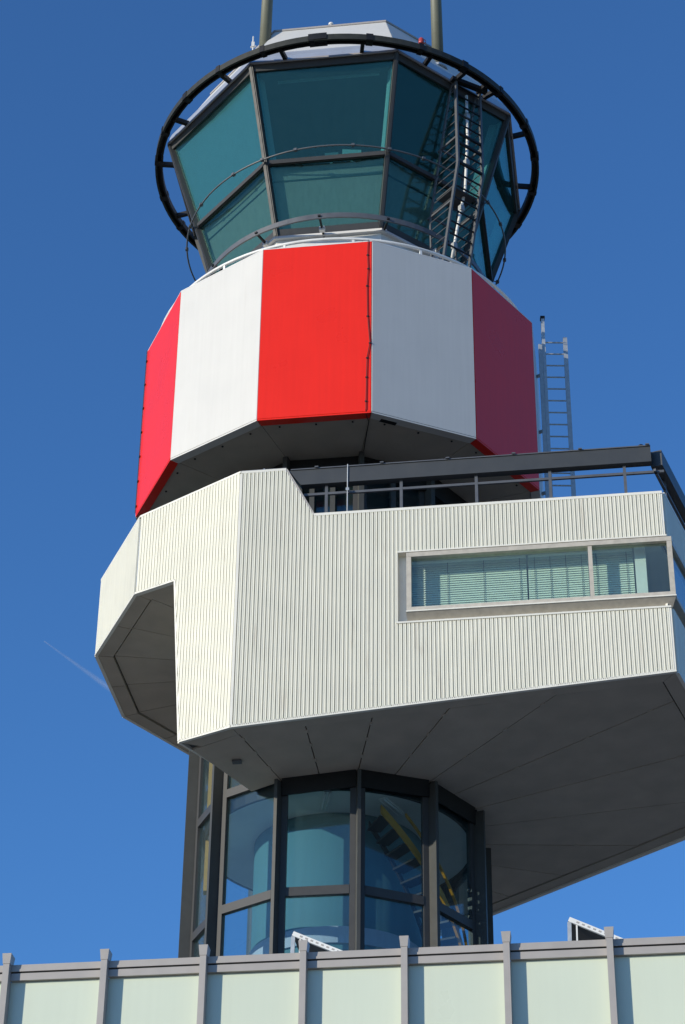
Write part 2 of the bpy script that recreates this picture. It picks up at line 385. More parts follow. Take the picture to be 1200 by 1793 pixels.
A, B, C = k12(RP, 2), k12(RP, 1), k12(RP, 0)
dAE, nAE = pol(1, PHI + 165), pol(1, PHI + 75)
sE = 7.90
E = A + dAE * sE
F = V((8.06, -0.55, 0)); dEF = (F - E).normalized(); nEF = V((dEF.y, -dEF.x, 0))
dBA = (A - B).normalized(); nAB = pol(1, PHI + 45); LAB = (A - B).length
dCB = (B - C).normalized(); nBC = pol(1, PHI + 15)
zAbot, zEbot = 18.885, 19.51

wing = MB()
G67, G97 = pol(4.72, PHI + 240), pol(4.72, PHI + 270)
Nn = A - dBA * 1.209
inn = [pol(2.70, a) for a in (233, 247, 277, 307, 337, 367, 397, 427, 457)]
outline = [Nn, A, E, F, G67, G97]
base_poly = [(p.x, p.y) for p in [Nn + pol(0.06, 40), A - nAE * 0.06, E - nAE * 0.06 - nEF * 0.06, F - nEF * 0.06, G67 * 0.98, G97 * 0.98]]
wing.prism(base_poly + [(p.x, p.y) for p in inn[::-1]], lambda x, y: zs(x, y) + 0.07, lambda x, y: zs(x, y) + 0.32)
office = wing.build('office_wing', 'joint', tower)
# cladding of the wing
corrugated(A, dAE, nAE, 0.03, 3.0, piecewise([(0, zAbot), (sE, zEbot)]), piecewise([(0, 24.34), (0.868, 24.34), (1.415, 23.28), (4, 23.26)]), office)
corrugated(A, dAE, nAE, 3.0, sE - 0.03, lambda s: 22.335, lambda s: ZPAR, office)
corrugated(A, dAE, nAE, 3.0, sE - 0.03, piecewise([(0, zAbot), (sE, zEbot)]), lambda s: 20.80, office)
corrugated(B, dBA, nAB, 0.02, LAB - 0.02, piecewise([(0, ZRB), (LAB - 1.545, ZRB - 0.08), (LAB - 1.209, 18.96), (LAB, zAbot)]), lambda s: 24.36, office)
LEF = (F - E).length
zF = zs(F.x, F.y)
corrugated(E, dEF, nEF, 0.03, LEF, lambda s: 22.335, lambda s: ZPAR, office)
corrugated(E, dEF, nEF, 0.03, LEF, piecewise([(0, zEbot), (LEF, zF)]), lambda s: 20.80, office)
for a, b in ((F, G67), (G67, G97)):
    d = (b - a).normalized(); n = V((d.y, -d.x, 0))
    corrugated(a, d, n, 0, (b - a).length, piecewise([(0, zs(a.x, a.y)), ((b - a).length, zs(b.x, b.y))]), lambda s: ZPAR, office)
    strip(a, d, n, 0, zs(a.x, a.y) - 0.01, (b - a).length, zs(b.x, b.y) - 0.01, 0.06, 0.05, 0.03, parent=office)
# return wall where the wing leaves the gallery (towards the shaft)
q = pol(2.72, 233); dn = (q - Nn).normalized(); nn = V((-dn.y, dn.x, 0))
MB().slab([V((Nn.x, Nn.y, 18.95)), V((q.x, q.y, 18.95)), V((q.x, q.y, ZRB)), V((Nn.x, Nn.y, ZRB))], nn, 0.05).build('return_wall', 'trim', office)
# trims
strip(A, dAE, nAE, 0.0, zAbot, sE, zEbot, 0.05, 0.036, 0.03, parent=office)
strip(A, dAE, nAE, 0.0, 24.36, 0.868, 24.36, 0.05, 0.036, 0.10, 'cap', parent=office)
strip(A, dAE, nAE, 0.868, 24.36, 1.415, 23.285, 0.05, 0.03, 0.14, 'cap', 'alu', parent=office)
strip(A, dAE, nAE, 1.415, ZPAR + 0.02, sE, ZPAR + 0.015, 0.055, 0.04, 0.12, 'cap', parent=office)
strip(A, dAE, nAE, sE - 0.03, zEbot + 0.03, sE - 0.03, 20.79, 0.06, 0.03, 0.02, 'corner_trim', parent=office)
strip(A, dAE, nAE, sE - 0.03, 22.35, sE - 0.03, ZPAR - 0.02, 0.06, 0.03, 0.02, 'corner_trim', parent=office)
strip(A, dAE, nAE, 0.0, zAbot + 0.03, 0.0, 24.33, 0.05, 0.03, 0.02, 'corner_trim', parent=office)
strip(B, dBA, nAB, LAB - 1.209, 18.97, LAB, zAbot, 0.05, 0.036, 0.03, parent=office)
strip(B, dBA, nAB, LAB - 1.209, 18.97, LAB - 1.545, ZRB - 0.08, 0.05, 0.036, 0.06, parent=office)
strip(B, dBA, nAB, 0, ZRB, LAB - 1.545, ZRB - 0.08, 0.04, 0.036, 0.06, parent=office)
strip(B, dBA, nAB, 0, 24.375, LAB, 24.375, 0.04, 0.036, 0.10, 'cap', parent=office)
strip(E, dEF, nEF, 0.04, ZPAR + 0.02, LEF, ZPAR + 0.02, 0.05, 0.04, 0.12, 'cap', parent=office)
strip(E, dEF, nEF, 0.04, zEbot, LEF, zF, 0.05, 0.036, 0.03, parent=office)
strip(A, dAE, nAE, 2.985, 22.325, sE + 0.02, 22.325, 0.03, 0.045, 0.16, 'trim', parent=office)
strip(A, dAE, nAE, 2.97, 20.81, sE, 20.81, 0.035, 0.05, 0.16, 'trim', parent=office)
strip(A, dAE, nAE, 2.985, 20.83, 2.985, 22.31, 0.03, 0.03, 0.16, 'trim', parent=office)
# terrace floor
ring12 = [k12(RP - 0.06, k) for k in range(12)]
tf = [A - nAE * 0.08, E - nAE * 0.08 - nEF * 0.08, F - nEF * 0.08, G67 * 0.985, G97 * 0.985] + [k12(RP - 0.08, k) for k in (10, 11, 12, 13)]
MB().prism([(p.x, p.y) for p in tf], 22.83, 22.95).build('terrace_floor', 'joint', office)

# soffit panels of the wing: radial boards inside a margin strip
def ray_hit(ang, poly, nedge):
    d = V((math.cos(R_(ang)), math.sin(R_(ang)), 0)); best = None
    for i in range(nedge):
        p, q = poly[i], poly[(i + 1) % len(poly)]; e = q - p; den = d.x * e.y - d.y * e.x
        if abs(den) < 1e-9: continue
        t = (p.x * e.y - p.y * e.x) / den; u = (p.x * d.y - p.y * d.x) / den
        if t > 0 and -1e-3 <= u <= 1 + 1e-3 and (best is None or t > best): best = t
    return best
def offset_poly(poly, dist):
    n = len(poly); out = []
    for i in range(n):
        a, b, c = poly[i - 1], poly[i], poly[(i + 1) % n]
        d1 = (b - a).normalized(); d2 = (c - b).normalized(); n1 = V((-d1.y, d1.x, 0)); n2 = V((-d2.y, d2.x, 0))
        m = (n1 + n2); m = m / max(0.2, (1 + n1.dot(n2)))
        out.append(b + m * dist)
    return out
def soffit_panels(poly, r_in, angs, zf, parent, th=0.05, gap=0.010, margin=0.30, a_lo=None):
    pin = offset_poly(poly, margin); pout = offset_poly(poly, 0.03)
    pst = pin; pin = offset_poly(poly, margin + 0.03)
    verts = [(math.degrees(math.atan2(p.y, p.x)) % 360, p) for p in pin]
    for a0, a1 in zip(angs, angs[1:]):
        mid = []
        for va, p in verts:
            v = va
            while v < a0: v += 360
            if a0 + 0.3 < v < a1 - 0.3: mid.append((v, p))
        mid.sort(key=lambda x: x[0])
        t0, t1 = ray_hit(a0, pin, len(pin) - 2), ray_hit(a1, pin, len(pin) - 2)
        if not t0 or not t1: continue
        u0, u1 = pol(1, a0), pol(1, a1); g0 = V((-u0.y, u0.x, 0)) * gap; g1 = V((u1.y, -u1.x, 0)) * gap
        loop = [u0 * r_in + g0, u0 * t0 + g0] + [p for v, p in mid] + [u1 * t1 + g1, u1 * r_in + g1]
        dz = random.uniform(-0.004, 0.004)
        for ff in (0.3, 0.62, 0.9):
            c_ = u0 * (r_in + (t0 - r_in) * ff); MB().box(V((c_.x, c_.y, zf(c_.x, c_.y) + 0.018)), u0 * 0.05, V((-u0.y, u0.x, 0)) * 0.022, V((0, 0, 0.010))).build('joint_clip', 'soffit', parent)
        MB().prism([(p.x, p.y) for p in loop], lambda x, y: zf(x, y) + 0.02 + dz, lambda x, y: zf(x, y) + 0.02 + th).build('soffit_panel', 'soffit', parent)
    return pst, pout
def margin_strips(pin, pout, edges, zf, parent, th=0.07, mname='soffit'):
    for i in edges:
        j = (i + 1) % len(pin)
        e = (pout[j] - pout[i]).normalized() * 0.004
        MB().prism([(p.x, p.y) for p in (pout[i] + e, pout[j] - e, pin[j] - e, pin[i] + e)], lambda x, y: zf(x, y), lambda x, y: zf(x, y) + th).build('soffit_margin', mname, parent)
poly = [Nn, A, E, F, G67, G97]
cen = V((0.0, 0.0, 0))
angs = [247] + [247 + 15 * i for i in range(1, 15)]
pin, pout = soffit_panels(poly + [pol(0.5, 140)], 2.74, angs, zs, office)
margin_strips(pin, pout, range(5), zs, office)
fst = [pol(2.74, 233.2), Nn * (1 - 0.345 / Nn.length) + pol(0.02, 330), A * (1 - 0.345 / A.length) + pol(0.012, 157), pol(2.74, 246.75)]
MB().prism([tuple(p[:2]) for p in fst], lambda x, y: zs(x, y) + 0.02, lambda x, y: zs(x, y) + 0.07).build('soffit_panel', 'soffit', office)

# vent grille in the soffit
P = at_z(415, 1336, 18.85); g = MB(); g_d = pol(1, 352); g_n = pol(1, 262)
zv = zs(P.x, P.y)
gv = tag(MB().box(V((P.x, P.y, zv + 0.005)), g_d * 0.085, g_n * 0.06, V((0, 0, 0.018))).build('vent_grille', 'rail'), 'small dark vent grille set in the soffit of the corrugated office wing', 'vent')

# ------------------------------------------------------------------ gallery ring (left and behind)
gal = MB()
gp = [k12(RP, k) for k in (-3, -2, -1, 0, 1)] + [A - dBA * 1.5]
inner = [k12(2.86, k) for k in (-3, -2, -1, 0, 1)] + [pol(2.86, 229)]
gal.prism([(p.x, p.y) for p in [g_ * 0.985 for g_ in gp] + inner[::-1]], ZRB + 0.07, ZRB + 0.2)
gallery = gal.build('gallery_ring', 'joint', tower)
corrugated(C, dCB, nBC, 0.02, LAB - 0.02, lambda s: ZRB, lambda s: 24.36, gallery)
for k in (-1, -2, -3):
    a, b = k12(RP, k), k12(RP, k + 1); d = (b - a).normalized(); n = pol(1, PHI + 30 * k + 15)
    corrugated(a, d, n, 0.02, LAB - 0.02, lambda s: ZRB, lambda s: 24.36, gallery)
    strip(a, d, n, 0, ZRB, LAB, ZRB, 0.05, 0.036, 0.03, parent=gallery)
    strip(a, d, n, 0, 24.375, LAB, 24.375, 0.04, 0.036, 0.1, 'cap', parent=gallery)
strip(C, dCB, nBC, 0, ZRB, LAB, ZRB, 0.04, 0.036, 0.03, parent=gallery)
strip(C, dCB, nBC, 0, 24.375, LAB, 24.375, 0.04, 0.036, 0.10, 'cap', parent=gallery)
def apoth(a, R): return R * math.cos(pi / 12) / math.cos(R_((a - PHI) % 30 - 15))
for i in range(10):
    a0, a1 = PHI - 90 + 15 * i + 0.12, min(PHI - 75 + 15 * i - 0.12, 231.0)
    if a1 - a0 < 2: continue
    for r0, r1, nm, zo in ((2.85, RP - 0.37, 'soffit_panel', 0.02), (RP - 0.335, RP - 0.03, 'soffit_margin', -0.012)):
        cr = [pol(apoth(a0, r0) if r0 > 3 else r0, a0), pol(apoth(a0, r1), a0), pol(apoth(a1, r1), a1), pol(apoth(a1, r0) if r0 > 3 else r0, a1)]
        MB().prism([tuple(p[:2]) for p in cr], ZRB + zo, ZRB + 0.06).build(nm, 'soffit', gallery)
# last radial board next to the wing wall
# thin lightning wire along the gallery rim with small clips
wire = thing('lightning_wire', 'thin grey lightning wire clipped along the gallery rim', 'wire', k12(RP, 1, 24.40))
path = [k12(RP - 0.02, k, 24.425) for k in (-1, 0, 1, 2)] + [A + dAE * 0.86 - nAE * 0.02 + V((0, 0, 24.425))]
MB().tube(path, 0.007, 6).build('cable', 'galv', wire)
for p, q in zip(path, path[1:]):
    nclip = max(1, round((q - p).length / 0.85))
    for i in range(nclip):
        c = p + (q - p) * ((i + .5) / nclip); MB().box(c - V((0, 0, 0.012)), V((.016, 0, 0)), V((0, .016, 0)), V((0, 0, .026))).build('clip', 'galv', wire)

# ------------------------------------------------------------------ ribbon window of the wing
zW0, zW1 = 21.02, 22.27
wn = [2.0]
PR = 0.07                                   # frame stands proud of the cladding
def AEp(s, h, z): return A + dAE * s + nAE * h + V((0, 0, z))
def EFp(s, h, z): return E + dEF * s + nEF * h + V((0, 0, z))
sWl = 3.16
# splayed back of the opening
MB().slab([AEp(3.0, -0.14, 20.83), AEp(sE, -0.14, 20.83), AEp(sE, -0.14, 21.03), AEp(3.0, -0.14, 21.03)], nAE, 0.03).build('recess_back', 'trim', office)
MB().slab([AEp(3.0, -0.14, 20.83), AEp(sWl, -0.14, 20.83), AEp(sWl, -0.14, 22.31), AEp(3.0, -0.14, 22.31)], nAE, 0.028).build('recess_back', 'trim', office)
win = MB().bar(AEp(sWl, 0, zW0 + 0.04), AEp(sE + 0.1, 0, zW0 + 0.04), 0.16, 0.08).build('ribbon_window', 'winframe', office)
fr = lambda a, b, wd, ht, up, nm='window_frame': MB().bar(a, b, wd, ht, up).build(nm, 'winframe', win if False else office)
fr(AEp(sWl, 0, zW1 - 0.045), AEp(sE + 0.1, 0, zW1 - 0.045), 0.16, 0.09, (0, 0, 1))
for s, wd in ((sWl + 0.045, 0.09), (6.52, 0.075), (sE + 0.055, 0.09)):
    fr(AEp(s, 0, zW0 + 0.082), AEp(s, 0, zW1 - 0.092), 0.155 if wd > .08 else 0.13, wd, dAE)
# sill: sloping apron under the frame
lo = [AEp(sWl, -0.11, 20.84), AEp(sE + 0.02, -0.11, 20.84)]; top_ = [AEp(sWl, 0.085, 20.995), AEp(sE + 0.1, 0.085, 20.995)]; bk = [AEp(sWl, -0.11, 20.995), AEp(sE + 0.06, -0.11, 20.995)]
MB().add([lo[0], top_[0], bk[0], lo[1], top_[1], bk[1]], [(0, 1, 2), (5, 4, 3), (0, 3, 4, 1), (1, 4, 5, 2), (2, 5, 3, 0)]).build('sill_apron', 'winframe', office)
MB().bar(AEp(sWl - 0.01, 0.02, 21.008), AEp(sE + 0.11, 0.02, 21.008), 0.16, 0.022).build('sill', 'trim', office)
for s0, s1 in ((sWl + 0.09, 6.4825), (6.5575, sE + 0.01)):
    MB().slab([AEp(s0, -0.02, zW0 + 0.08), AEp(s1, -0.02, zW0 + 0.08), AEp(s1, -0.02, zW1 - 0.09), AEp(s0, -0.02, zW1 - 0.09)], nAE, 0.016).build('window_pane', 'gwin', office)
# return on the end wall
MB().bar(EFp(0.11, 0.02, zW0 + 0.04), EFp(LEF, 0.02, zW0 + 0.04), 0.14, 0.08).build('window_frame', 'winframe', office)
MB().bar(EFp(0.11, 0.02, zW1 - 0.045), EFp(LEF, 0.02, zW1 - 0.045), 0.14, 0.09).build('window_frame', 'winframe', office)
for s0 in (0.11, 2.0, 3.9):
    MB().slab([EFp(s0, 0.02, zW0 + 0.08), EFp(s0 + 1.82, 0.02, zW0 + 0.08), EFp(s0 + 1.82, 0.02, zW1 - 0.09), EFp(s0, 0.02, zW1 - 0.09)], nEF, 0.016).build('window_pane', 'gwin', office)
    if s0 > 1: MB().bar(EFp(s0 - 0.04, 0.0, zW0 + 0.08), EFp(s0 - 0.04, 0.0, zW1 - 0.09), 0.1, 0.07, dEF).build('window_frame', 'winframe', office)
MB().slab([EFp(0.0, -0.1, 20.82), EFp(LEF, -0.1, 20.82), EFp(LEF, -0.1, zW0), EFp(0.0, -0.1, zW0)], nEF, 0.04).build('recess_back', 'trim', office)
# room behind: floor, ceiling and back wall
room = [A + dAE * 3.0 - nAE * 0.16, E - nAE * 0.16 - nEF * 0.14, E + dEF * 4.4 - nEF * 0.14, A + dAE * 3.0 - nAE * 2.6]
MB().prism([(p.x, p.y) for p in room], 20.60, 20.70).build('room_floor', 'ceil', office)
MB().prism([(p.x, p.y) for p in room], 22.32, 22.42).build('room_ceiling', 'interior', office)
MB().slab([V((room[2].x, room[2].y, 20.7)), V((room[3].x, room[3].y, 20.7)), V((room[3].x, room[3].y, 22.32)), V((room[2].x, room[2].y, 22.32))], nAE, 0.05).build('room_wall', 'dark_in', office)
MB().slab([V((room[0].x, room[0].y, 20.7)), V((room[3].x, room[3].y, 20.7)), V((room[3].x, room[3].y, 22.32)), V((room[0].x, room[0].y, 22.32))], dAE, 0.05).build('room_wall', 'interior', office)
MB().box(AEp(7.42, -0.40, 21.5), dAE * 0.10, nAE * 0.14, V((0, 0, 0.81))).build('room_column', 'interior', office)
# upstand wall behind the blinds
# venetian blinds
for bi, (s0, s1, lab) in enumerate(((3.10, 5.34, 'lowered pale venetian blind beside the splayed jamb of the ribbon window'), (5.37, 6.47, 'lowered pale venetian blind in the middle of the ribbon window'), (6.50, 7.29, 'narrow lowered venetian blind beside the white room column'))):
    bl = thing('venetian_blind', lab, 'blind', AEp((s0 + s1) / 2, -0.34, 20.72), 'blinds of the ribbon window')
    MB().box(AEp((s0 + s1) / 2, -0.34, 22.28), dAE * (s1 - s0) / 2, nAE * 0.03, V((0, 0, 0.03))).build('head_rail', 'blind', bl)
    ns = 31; sl = MB()
    for i in range(ns):
        zz = 22.22 - i * 0.048
        tilt = 0.62
        sl.box(AEp((s0 + s1) / 2, -0.34, zz), dAE * (s1 - s0) / 2, nAE * 0.011 - V((0, 0, 0.0245)), nAE * 0.0009 + V((0, 0, 0.0006)))
    sl.build('slats', 'blind', bl)
    nc = 4 if s1 - s0 > 1 else 2
    for i in range(nc):
        s = s0 + 0.12 + (s1 - s0 - 0.24) * i / (nc - 1)
        MB().bar(AEp(s, -0.317, 20.75), AEp(s, -0.317, 22.27), 0.008, 0.008, nAE).build('ladder_cord', 'rail', bl)

# ------------------------------------------------------------------ terrace railing
rail = thing('terrace_railing', 'grey terrace railing with deep box top beam above the corrugated parapet', 'railing', AEp(4.5, -0.1, ZPAR))
hb = -0.10
pl = lambda x, y: at_plane(x, y, A + nAE * hb, nAE)
def s_of(P): return (P - A).dot(dAE)
z_top = pl(835, 808).z; z_bot = pl(835, 833).z; z_mid = pl(835, 846).z
zbt = (pl(700, 816).z + pl(1100, 790).z) / 2; zbb = (pl(700, 841).z + pl(1100, 817).z) / 2
zmr = (pl(700, 857).z + pl(1100, 829).z) / 2
sb0, sb1 = s_of(pl(520, 830)), s_of(pl(1140, 800))
# beam with slanted left end
be = [AEp(sb0 - 0.14, hb, zbt), AEp(sb1, hb, zbt), AEp(sb1, hb, zbb), AEp(sb0 + 0.10, hb, zbb)]
MB().hexa([p - nAE * 0.06 for p in be], [p + nAE * 0.10 for p in be]).build('top_beam', 'beam', rail)
MB().bar(AEp(sb0 - 0.1, hb + 0.07, zbt + 0.012), AEp(sb1, hb + 0.07, zbt + 0.012), 0.1, 0.022).build('beam_cap', 'rail', rail)
MB().bar(AEp(sb0 + 0.15, hb, zmr), AEp(sb1 + 0.22, hb, zmr), 0.045, 0.05).build('mid_rail', 'rail', rail)
for x_ in (572, 703, 835, 965, 1097):
    s = s_of(pl(x_, 870))
    MB().bar(AEp(s, hb, ZPAR - 0.1), AEp(s, hb, zbb), 0.05, 0.055, dAE).build('post', 'rail', rail)
    MB().box(AEp(s, hb, ZPAR + 0.045), dAE * 0.035, nAE * 0.04, V((0, 0, 0.016))).build('post_foot', 'alu', rail)
for s in [sb0 + 0.4 + i * 1.25 for i in range(6)]:
    MB().box(AEp(s, hb + 0.12, zbt + 0.028), dAE * 0.035, nAE * 0.03, V((0, 0, 0.012))).build('cable_clip', 'rail', rail)
# end wall leg of the railing
rb = [EFp(0.15, -0.1, zbt), EFp(LEF, -0.1, zbt), EFp(LEF, -0.1, zbb), EFp(0.15, -0.1, zbb)]
r2 = thing('terrace_railing', 'grey terrace railing with box beam above the shaded end wall', 'railing', EFp(2.7, -0.1, ZPAR))
MB().hexa([p - nEF * 0.10 for p in rb], [p + nEF * 0.12 for p in rb]).build('top_beam', 'beam', r2)
MB().bar(EFp(0.0, -0.1, zmr), EFp(LEF, -0.1, zmr), 0.045, 0.05).build('mid_rail', 'rail', r2)
for s in (0.7, 2.2, 3.7, 5.2):
    MB().bar(EFp(s, -0.1, ZPAR - 0.1), EFp(s, -0.1, zbb), 0.05, 0.055, dEF).build('post', 'rail', r2)
pp = thing('rod', 'thin upright steel rod clipped to the terrace railing', 'rod', AEp(s_of(pl(610, 870)), hb + 0.12, ZPAR + 0.04))
sr = s_of(pl(610, 870))
MB().tube([AEp(sr, hb + 0.115, ZPAR + 0.03), AEp(sr, hb + 0.115, zbt + 0.05)], 0.011, 8).build('shaft', 'galv', pp)
MB().box(AEp(sr, hb + 0.095, zmr), dAE * 0.03, nAE * 0.035, V((0, 0, 0.03))).build('clamp', 'galv', pp)
bl_ = thing('warning_lamp', 'squat black lamp on the end of the terrace railing beam', 'lamp', AEp(s_of(pl(1123, 790)), hb, zbt + 0.02))
MB().tube([AEp(s_of(pl(1123, 790)), hb, zbt + 0.015), AEp(s_of(pl(1123, 790)), hb, zbt + 0.05)], 0.045, 14).build('foot', 'black', bl_)
MB().tube([AEp(s_of(pl(1123, 790)), hb, zbt + 0.05), AEp(s_of(pl(1123, 790)), hb, zbt + 0.09), AEp(s_of(pl(1123, 790)), hb, zbt + 0.115)], [0.06, 0.058, 0.03], 14).build('dome', 'black', bl_)

# ------------------------------------------------------------------ terrace storey under the drum: frames, doors
for k in (1, 2, 3, 4, 5):
    a, b = k12(RG + 0.05, k), k12(RG + 0.05, k + 1); d = (b - a).normalized(); n = pol(1, PHI + 30 * k + 15); L = (b - a).length
    MB().slab([a + V((0, 0, 25.55)), b + V((0, 0, 25.55)), b + V((0, 0, 26.0)), a + V((0, 0, 26.0))], n, 0.04).build('lintel', 'black', shaft)
    for s in (0.25, 0.5, 0.92) if k == 2 else (0.7,):
        MB().box(a + d * s + V((0, 0, 24.18)), d * 0.05, n * 0.045, V((0, 0, 1.37))).build('door_frame', 'fin', shaft)
for k in (2, 3, 4):
    r = pol(1, PHI + 30 * k); t = V((-r.y, r.x, 0))
    MB().box(r * (RG + 0.12) + V((0, 0, 24.4)), r * 0.10, t * 0.05, V((0, 0, 1.62))).build('fin', 'fin', shaft)

# ------------------------------------------------------------------ drum
drum = MB().prism([tuple(k12(RD - 0.12, k)[:2]) for k in range(12)], ZDB + 0.06, ZDT - 0.25).build('drum', 'joint', tower)
ap = math.cos(pi / 12)
for k in range(12):
    a, b = k12(RD, k), k12(RD, k + 1); d = (b - a).normalized(); n = pol(1, PHI + 30 * k + 15); L = (b - a).length
    c = 'red' if k % 2 == 0 else 'white'; g = 0.007
    q = [a + d * g + V((0, 0, ZDB)), b - d * g + V((0, 0, ZDB)), b - d * g + V((0, 0, ZDT)), a + d * g + V((0, 0, ZDT))]
    o = MB().slab([p - n * 0.06 for p in q], n, 0.06).build('facade_panel', c, drum)
    md = o.modifiers.new('edge', 'BEVEL'); md.width = 0.006; md.segments = 1
    # folded return under the panel and soffit board
    r0, r1 = RD - 0.006, RD - 0.20
    lo = [k12(r0, k), k12(r0, k + 1), k12(r1, k + 1), k12(r1, k)]
    MB().prism([tuple((p + (d * g if i in (0, 3) else -d * g))[:2]) for i, p in enumerate(lo)], ZDB - 0.035, ZDB - 0.004).build('panel_return', c, drum)
    s_in = [k12(RD - 0.215, k), k12(RD - 0.215, k + 1), k12(2.80, k + 1), k12(2.80, k)]
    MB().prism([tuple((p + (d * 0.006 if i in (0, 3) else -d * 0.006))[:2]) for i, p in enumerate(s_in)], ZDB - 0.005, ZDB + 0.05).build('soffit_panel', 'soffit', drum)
    for f in (0.18, 0.5, 0.82):
        p = a + d * (L * f) - n * 0.30 + V((0, 0, ZDB - 0.012)); MB().box(p, d * 0.016, n * 0.016, V((0, 0, 0.012))).build('fixing', 'black', drum)
    # cap on the rim
    MB().slab([a + d * 0.005 - n * 0.16 + V((0, 0, ZDT + 0.003)), b - d * 0.005 - n * 0.16 + V((0, 0, ZDT + 0.003)), b - d * 0.005 - n * 0.004 + V((0, 0, ZDT + 0.003)), a + d * 0.005 - n * 0.004 + V((0, 0, ZDT + 0.003))], (0, 0, 1), 0.018).build('rim_cap', 'white_metal', drum)
MB().prism([tuple(k12(RD - 0.2, k)[:2]) for k in range(12)], ZDT - 0.24, ZDT - 0.12).build('deck', 'roofing', drum)
P = at_z(680, 738, ZDB - 0.02)
tag(MB().box(V((P.x, P.y, ZDB - 0.022)), pol(0.17, PHI + 195), pol(0.05, PHI + 105), V((0, 0, 0.016))).build('vent_grille', 'black'), 'narrow black grille under the edge of the drum', 'vent')

# lightning cable down the red panel
a3, b3 = k12(RD, 2), k12(RD, 3); d3 = (b3 - a3).normalized(); n3 = pol(1, PHI + 75); L3 = (b3 - a3).length
cb = thing('lightning_cable', 'thin dark lightning cable clipped down the edge of the sunlit red panel', 'cable', a3 + d3 * (L3 - 0.1) + V((0, 0, ZDB)))
pts = [(645, 420), (644, 446), (645, 470), (643, 500), (644, 553), (648, 600), (643, 626), (642, 660), (641, 702), (641, 716)]
path = [at_plane(x, y, a3 + n3 * 0.02, n3) for x, y in pts]
path.append(V((path[-1].x, path[-1].y + 0.05, ZDB - 0.045))); path.append(at_z(646, 738, ZDB - 0.03)); path.append(at_z(637, 790, ZDB - 0.02))
MB().tube(path, 0.009, 6).build('cable', 'black', cb)
for p in path[1:9:1]: MB().box(p - n3 * 0.008, d3 * 0.022, n3 * 0.012, V((0, 0, 0.012))).build('clip', 'black', cb)
# thin cable on the far left edge
a0, b0 = k12(RD, 0), k12(RD, 1); d0 = (b0 - a0).normalized(); n0 = pol(1, PHI + 15)
cb2 = thing('lightning_cable', 'thin dark lightning cable clipped to the outer edge of the pink-lit red panel', 'cable', a0 + d0 * 0.06 + V((0, 0, ZDB)))
MB().tube([a0 + d0 * 0.05 + n0 * 0.02 + V((0, 0, ZDB + 0.03)), a0 + d0 * 0.05 + n0 * 0.02 + V((0, 0, ZDT))], 0.009, 6).build('cable', 'black', cb2)
for i in range(7): MB().box(a0 + d0 * 0.05 + n0 * 0.012 + V((0, 0, ZDB + 0.2 + i * 0.64)), d0 * 0.03, n0 * 0.014, V((0, 0, 0.014))).build('clip', 'black', cb2)

# white pipe rail on the drum deck
wp = thing('pipe_rail', 'low white pipe rail running round the drum deck edge', 'rail', (0, 0, ZDT - 0.12))
MB().tube([pol(4.165, a, 30.60) for a in range(0, 360, 4)], 0.036, 8, True).build('pipe', 'white_metal', wp, True)
for i in range(18):
    a = 12 + i * 20; MB().bar(pol(4.165, a, ZDT - 0.13), pol(4.165, a, 30.60), 0.05, 0.03, pol(1, a)).build('post', 'white_metal', wp)

